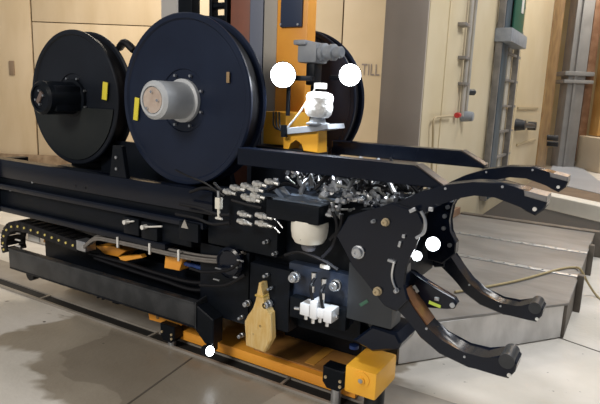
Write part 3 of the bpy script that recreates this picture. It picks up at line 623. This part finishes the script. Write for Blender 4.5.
# core blocks
def block(u0, v0, u1, v1, Y, Y1, name, m, bev=.008, parent=gh):
    a, c = PY(u0, v0, Y), PY(u1, v1, Y); return MB().box((min(a.x, c.x), Y, min(a.z, c.z)), (max(a.x, c.x), Y1, max(a.z, c.z)), bev).build(name, m, parent)
MB().box((-2.02, 2.72, .42), (-1.2, 3.3, 1.24), .01).build('core_block', BLACK2, gh)
MB().box((-1.22, 2.66, .78), (-.98, 3.28, 1.22), .01).build('core_nose', BLACK2, gh)
block(250, 262, 288, 333, 2.62, 2.74, 'front_panel', BLACK2)
block(289, 262, 348, 328, 2.66, 2.76, 'front_panel', mat('blue_black_panel', (.02, .03, .055), .4, 0, (.03, .042, .07), 4))
block(349, 262, 391, 330, 2.60, 2.74, 'front_panel', mat('smoked_panel', (.022, .026, .032), .45, 0, (.03, .035, .042), 3))
block(290, 296, 345, 332, 2.60, 2.66, 'lower_panel', BLACK2)
p = PY(364, 303, 2.60); M = Matrix.Translation(p) @ Matrix.Rotation(math.radians(-40), 4, 'Y'); MB().box((-.028, -.003, -.009), (.028, .003, .009), .001, M).build('green_streak', mat('green_mark', (.05, .14, .09), .5), gh)
for (u, v, r) in ((295, 277, .026), (336, 285, .026), (268.5, 304, .022), (248, 303, .016), (267, 241.5, .010), (276, 253, .009), (267, 275, .010), (271, 288, .008), (264, 324, .011), (257, 332, .009), (242, 317, .010), (242, 335, .012)):
    pin(u, v, 2.60, r, STEEL, .04, 'round_boss')
block(320, 264, 329, 270, 2.585, 2.6, 'white_plate', WHITE, .002)
# bottom right fairing
fr = xz([(352, 341), (372, 326), (396, 334), (401, 344), (398, 350), (372, 352)], 2.62)
MB().prism(fr, 2.62, 2.86, .012).build('nose_fairing', BLACK, gh)
# valve manifold
vm = thing('valve_manifold', PY(318, 325, 2.5), 'bright machined valve manifold with twin cables low on the gripper', 'valve manifold')
ALU = mat('bright_aluminium', (.90, .91, .93), .4, .2)
def vb(u0, v0, u1, v1, name, m, Y=2.5, d=.09): return block(u0, v0, u1, v1, Y, Y+d, name, m, .004, vm)
vb(300, 303, 309, 317, 'valve_body', ALU); vb(310, 301, 316, 320, 'valve_body', ALU, 2.49); vb(317, 308, 323, 319, 'valve_body', ALU); vb(323.5, 309, 331, 324, 'valve_body', ALU, 2.49)
for u0, u1, v in ((295, 300, 308), (331, 338, 316)): a, c = PY(u0, v, 2.53), PY(u1, v+.5, 2.53); MB().cyl(a, c, .011, n=10).build('side_plug', CHROME, vm)
for u, v in ((306, 319), (313, 323), (320, 322), (327, 326)): p = PY(u, v, 2.53); MB().cyl(p, p+Vector((0, 0, .03)), .012, n=10).build('bottom_plug', CHROME, vm)
for u, v0, v1 in ((313, 278, 302), (323, 284, 309)):
    pts = [PY(u+2, v0, 2.56), PY(u-2, (v0+v1)/2-3, 2.5), PY(u, v1, 2.52)]; MB().tube(pts, .010, 8).build('cable', RUBBER, vm)
    p = PY(u+1, v0-2, 2.56); MB().cyl(p+Vector((0, 0, .02)), p+Vector((0, 0, -.025)), .018, .014, 12).build('plug', CHROME, vm); p = PY(u, v1-10, 2.51); MB().cyl(p+Vector((0, 0, .035)), p, .012, n=10).build('connector', CHROME, vm)
p = PY(318, 325, 2.53); MB().cyl((p.x, 2.56, p.z), (p.x, 2.64, p.z+.02), .02, n=10).build('mount', BLACK2, vm)
# dome camera under a black box
dc = thing('dome_camera', PY(310, 245, 2.5), 'cream dome camera hanging under a black box', 'camera')
YD = 2.44
c0 = PY(310, 221, YD+.09)
MB().lathe(c0+Vector((0, 0, .01)), (0, 0, -1), [(0, 0), (.097, 0), (.103, .02), (.102, .06), (.095, .10), (.080, .125), (.05, .135), (0, .135)], 40).build('housing', CREAM, dc)
MB().lathe(c0+Vector((0, 0, -.12)), (0, 0, -1), [(.045, 0), (.045, .02), (.036, .042), (.015, .055), (0, .057)], 28).build('lens_dome', mat('smoked_dome', (.12, .12, .14), .12, 0), dc)
p = PY(298, 238, YD-.005); M = Matrix.Translation(PY(299, 238.3, YD+.008)) @ Matrix.Rotation(math.radians(4), 4, 'Y') @ Matrix.Rotation(math.radians(-28), 4, 'Z')
MB().box((-.022, -.005, -.005), (.022, .004, .005), .001, M).build('badge', BLACK2, dc)
a, c = PY(265.5, 198, YD), PY(331, 222, YD)
ztop = PY(265, 199, YD).z; zbot = PY(265, 217, YD).z
bx = thing('black_box', (0.5*(a.x+c.x), YD, zbot), 'flat black box above the cream dome camera', 'box')
X0b, X1b = PY(266, 205, YD).x, PY(319, 212, YD).x
MB().box((X0b, YD, zbot), (X1b, YD+.26, ztop), .008).build('body', BLACK2, bx)
MB().box((X0b+.03, YD+.02, ztop), (X1b-.0, YD+.24, ztop+.008), .002).build('lid', mat('blue_grey_lid', (.16, .20, .26), .3, .3, (.07, .09, .12), 5), bx)
M = Matrix.Translation(PY(280, 190, 2.55)) @ Matrix.Rotation(math.radians(38), 4, 'Y'); MB().box((-.075, -.04, -.012), (.06, .04, .012), .004, M).build('tilted_flap', mat('blue_grey_flap', (.10, .13, .18), .35), bx)
M = Matrix.Translation(PY(276, 180, 2.52)); MB().box((-.012, -.012, -.012), (.012, .012, .012), .004, M).build('latch', STEEL, bx)
# unseen spot added under the black box to brighten the manifold
l = bpy.data.lights.new('manifold_fill', 'SPOT'); l.energy = 14; l.spot_size = math.radians(75); l.spot_blend = .9; l.shadow_soft_size = .02; l.color = (.8, .9, 1)
o = bpy.data.objects.new('manifold_fill', l); SC.collection.objects.link(o); il = PY(332, 226, 2.40); o.location = il+Vector((0, -.02, -.03)); o.rotation_euler = (PY(312, 305, 2.5)-o.location).to_track_quat('-Z', 'Y').to_euler()
# gripper lamps
flood(417, 256, 2.52, .024, 'left small round lamp on the gripper side plate', LAMPS, 'gripper_lamp', power=0, back=.05)
flood(433, 244, 2.72, .036, 'right bigger round lamp on the gripper side plate', LAMPS, 'gripper_lamp', power=0, back=.06)
l = bpy.data.lights.new('gripper_lamp_beam', 'SPOT'); l.energy = 5; l.spot_size = math.radians(150); l.spot_blend = .9; l.shadow_soft_size = .04; l.color = (.8, .95, 1)
o = bpy.data.objects.new('gripper_lamp_beam', l); SC.collection.objects.link(o); o.location = PY(434, 243, 2.66); o.rotation_euler = (Vector((.3, .1, -.25))).to_track_quat('-Z', 'Y').to_euler()

# hydraulic fittings and hoses
def fit_a():
    m = MB(); m.cyl((0, 0, -.035), (0, 0, -.01), .011, n=10); m.cyl((0, 0, -.01), (0, 0, .012), .017, n=6); m.cyl((0, 0, .012), (0, 0, .04), .012, .010, n=10); return m
def fit_b():
    m = MB(); m.cyl((0, 0, -.03), (0, 0, .03), .013, n=6); m.cyl((0, 0, .0), (.03, 0, .0), .010, n=8); return m
def fit_c():
    m = MB(); m.cyl((0, 0, -.05), (0, 0, .02), .008, n=8); m.cyl((0, 0, .02), (0, 0, .05), .014, n=10); return m
protos = []
hp = Vector((-1.6, 2.9, 1.27))
for f in (fit_a, fit_b, fit_c): protos.append(local(f(), 'hose_fitting', (CHROME, STEEL, mat('dull_nickel', (.5, .5, .48), .4, .8))[len(protos)], gh, hp+Vector((0.02*len(protos), 0, 0))))
def rq(flat=.5):
    v = Vector((random.uniform(-1, 1), random.uniform(-1, 1), random.uniform(-flat, flat))).normalized(); return v.to_track_quat('Z', 'Y')
MB().box((-1.78, 3.02, 1.24), (-1.08, 3.28, 1.36), .01).build('valve_bank', BLACK2, gh)
spots = [(random.uniform(-1.75, -1.05), random.uniform(3.0, 3.28), random.uniform(1.35, 1.43)) for k in range(34)]
for k in range(62):   # field between the two guide arms
    x = random.uniform(-1.78, -.98); y = random.uniform(2.62, 3.28); z = 1.27+random.uniform(0, .11)-(.04 if x > -1.2 else 0)
    spots.append((x, y, z))
for k in range(28):    # front band right of the black box
    u, v = random.uniform(322, 352), random.uniform(186, 216); p = PY(u, v, 2.5+random.uniform(0, .08)); spots.append(tuple(p))
for k in range(14):
    u, v = random.uniform(345, 405), random.uniform(193, 206); p = PY(u, v, 2.58); spots.append(tuple(p))
for s_ in spots: inst(random.choice(protos), gh, s_, rq(), random.uniform(.6, 1.2))
for k in range(95):
    x = random.uniform(-1.75, -1.05); y = random.uniform(2.62, 3.25); z = 1.27+random.uniform(0, .08)
    d = Vector((random.uniform(-.2, .2), random.uniform(-.2, .2), 0)); MB().tube([(x, y, z), Vector((x, y, z))+d*.5+Vector((0, 0, random.uniform(.03, .10))), Vector((x, y, z))+d], random.choice((.007, .009, .011)), 6, 5).build('hydraulic_hose', random.choice((RUBBER, RUBBER, RUBBER, STEEL)), gh)
# orderly left bank of couplings: rows of twin fittings
for (u, v) in ((246, 186), (254, 189), (246, 197), (250, 199), (243, 214), (243, 222), (262, 216), (262, 224), (236, 188), (228, 192), (256, 196), (270, 182), (258, 184)):
    p = PY(u, v, 2.5); m_ = MB(); x = random.uniform(.028, .045)
    m_.cyl(p+Vector((-x, 0, .003)), p+Vector((x, 0, -.002)), .015, n=10); m_.cyl(p+Vector((-x*.4, 0, 0)), p+Vector((x*.3, 0, 0)), .020, n=6); m_.cyl(p+Vector((x, 0, -.002)), p+Vector((x+.03, 0, -.006)), .010, n=8)
    m_.build('coupling', mat('satin_nickel', (.72, .72, .70), .32, .85), gh)
for k, pts in enumerate((((266, 217), (275, 219), (283, 228)), ((266, 225), (274, 227), (280, 233)), ((232, 200), (245, 204), (262, 208)), ((225, 196), (215, 190), (203, 188), (190, 192)), ((230, 215), (216, 214), (200, 208), (180, 204)), ((230, 223), (212, 224), (196, 218), (176, 214)), ((330, 205), (337, 225), (333, 245), (322, 258)), ((342, 214), (340, 228), (330, 240)), ((285, 255), (300, 252), (322, 260), (338, 270)), ((240, 262), (228, 270), (205, 272), (190, 268)), ((245, 275), (225, 285), (200, 285)), ((214, 183), (222, 190), (235, 192)))):
    MB().tube([PY(u, v, 2.52) for u, v in pts], .010 if k not in (0, 1) else .006, 8, 6).build('hydraulic_hose', CHROME if k in (0, 1) else RUBBER, gh)
# backing for the couplings and for the joint between beam and head
MB().box((-2.25, 2.62, .86), (-1.72, 2.74, 1.22), .008).build('joint_block', BLACK2, gh)
MB().box((-2.35, 2.66, .36), (-1.95, 3.2, .84), .008).build('joint_block', BLACK2, gh)
MB().lathe(PY(232, 262, 2.62), (0, -1, 0), [(.10, 0), (.10, .03), (.085, .04), (.075, .03), (0, .03)], 36).build('swivel_ring', BLACK, gh)
for u, v in ((218, 269), (234, 267), (240, 261), (216, 280), (236, 278)): p = PY(u, v, 2.55); MB().box(p+Vector((-.025, 0, -.004)), p+Vector((.025, .01, .006)), .002).build('bright_clip', STEEL, gh)
# bottle-shaped fitting hanging left of the couplings
hf = thing('sampling_fitting', PY(217, 215, 2.5), 'cream fitting hanging on a cord in front of the joint', 'fitting')
a = PY(217, 206, 2.5); MB().box(a+Vector((-.018, 0, -.02)), a+Vector((.02, .03, .05)), .005).build('body', CREAM, hf)
MB().cyl(a+Vector((0, .015, -.02)), a+Vector((.002, .015, -.075)), .009, n=10).build('stem', CREAM, hf); MB().cyl(a+Vector((-.02, .015, -.078)), a+Vector((.028, .015, -.078)), .008, n=8).build('foot', WHITE, hf)
MB().cyl(a+Vector((0, .015, .05)), a+Vector((-.002, .015, .09)), .010, n=10).build('neck', STEEL, hf)
MB().tube([a+Vector((0, .015, .08)), PY(205, 183, 2.5), PY(188, 176, 2.5), PY(176, 170, 2.55)], .006, 6).build('cord', RUBBER, hf)

# ================================================================ ORANGE RAIL CARRIAGE
cr = thing('rail_carriage', (-1.8, 2.85, .018), 'long orange rail carriage with amber end box under the machine', 'carriage')
YC = 2.75
z0_, z1_ = .03, .20
MB().box((-2.75, YC, .055), (-1.22, YC+.42, .125), .008).build('chassis_beam', ORANGE, cr)
MB().box((-2.0, YC+.05, .125), (-1.38, YC+.42, .135), .004).build('deck_plate', RUST, cr)
MB().box((-1.62, YC+.08, .135), (-1.55, YC+.40, .139), .001).build('bare_patch', mat('ochre_patch', (.55, .27, .05), .4), cr)
a = PY(350, 381, 2.6); c = PY(383, 392, 2.6)
MB().box((-1.225, 2.60, .175), (-1.035, 2.90, .335), .014).build('end_box', ORANGE2, cr)
p = PY(362, 379.5, 2.6); MB().lathe((p.x, 2.6, p.z), (0, -1, 0), [(.045, -.01), (.045, .006), (.02, .008), (.02, .02), (.0, .02)], 24).build('axle_boss', ORANGE2, cr)
MB().cyl((p.x, 2.575, p.z), (p.x, 2.59, p.z), .014, n=6).build('axle_nut', STEEL, cr)
MB().cyl((-1.12, 2.8, .018), (-1.12, 2.8, .18), .06, n=20).build('wheel', DGREY, cr)
MB().cyl((-2.6, 2.92, .018), (-2.6, 2.92, .08), .06, n=20).build('wheel', DGREY, cr)
MB().prism(xz([(148, 313), (165, 312), (182, 318), (180, 327), (165, 324), (149, 320)], 2.72), 2.72, 2.76, .005).build('guide_lug', ORANGE, cr)
p = PY(158, 317, 2.72); MB().cyl((p.x, 2.712, p.z), (p.x, 2.722, p.z), .014, n=12).build('lug_bolt', MATS['brown_steel'], cr)
MB().box((-2.0, 2.78, .17), (-1.3, 3.2, .42), .01).build('riser_block', BLACK2, cr) if False else MB().box((-1.95, 3.1, .135), (-1.35, 3.25, .42), .01).build('riser_block', BLACK2, cr)
p = PY(354, 348, 2.9); MB().cyl(p, p+Vector((0, 0, .02)), .03, n=14).build('blue_cap', BLUE, cr)
# worn yellow bottle-shaped block
YT = 2.56
yb_ = thing('buffer_post', PY(258, 350, YT), 'worn yellow bottle-shaped post in front of the orange carriage', 'post')
MB().prism(xz([(245.5, 346), (244, 322), (248, 314), (254.5, 308), (257, 300), (258, 283), (262, 283), (262.5, 300), (264, 307), (270, 314), (271, 340), (264, 353)], YT), YT, YT+.06, .008).build('body', TAN, yb_)
MB().box(PY(256, 296, YT)+Vector((-.005, -.006, 0)), PY(263, 298, YT)+Vector((.005, .05, 0.012)), .002).build('neck_band', mat('amber_band', (.6, .4, .1), .5), yb_)
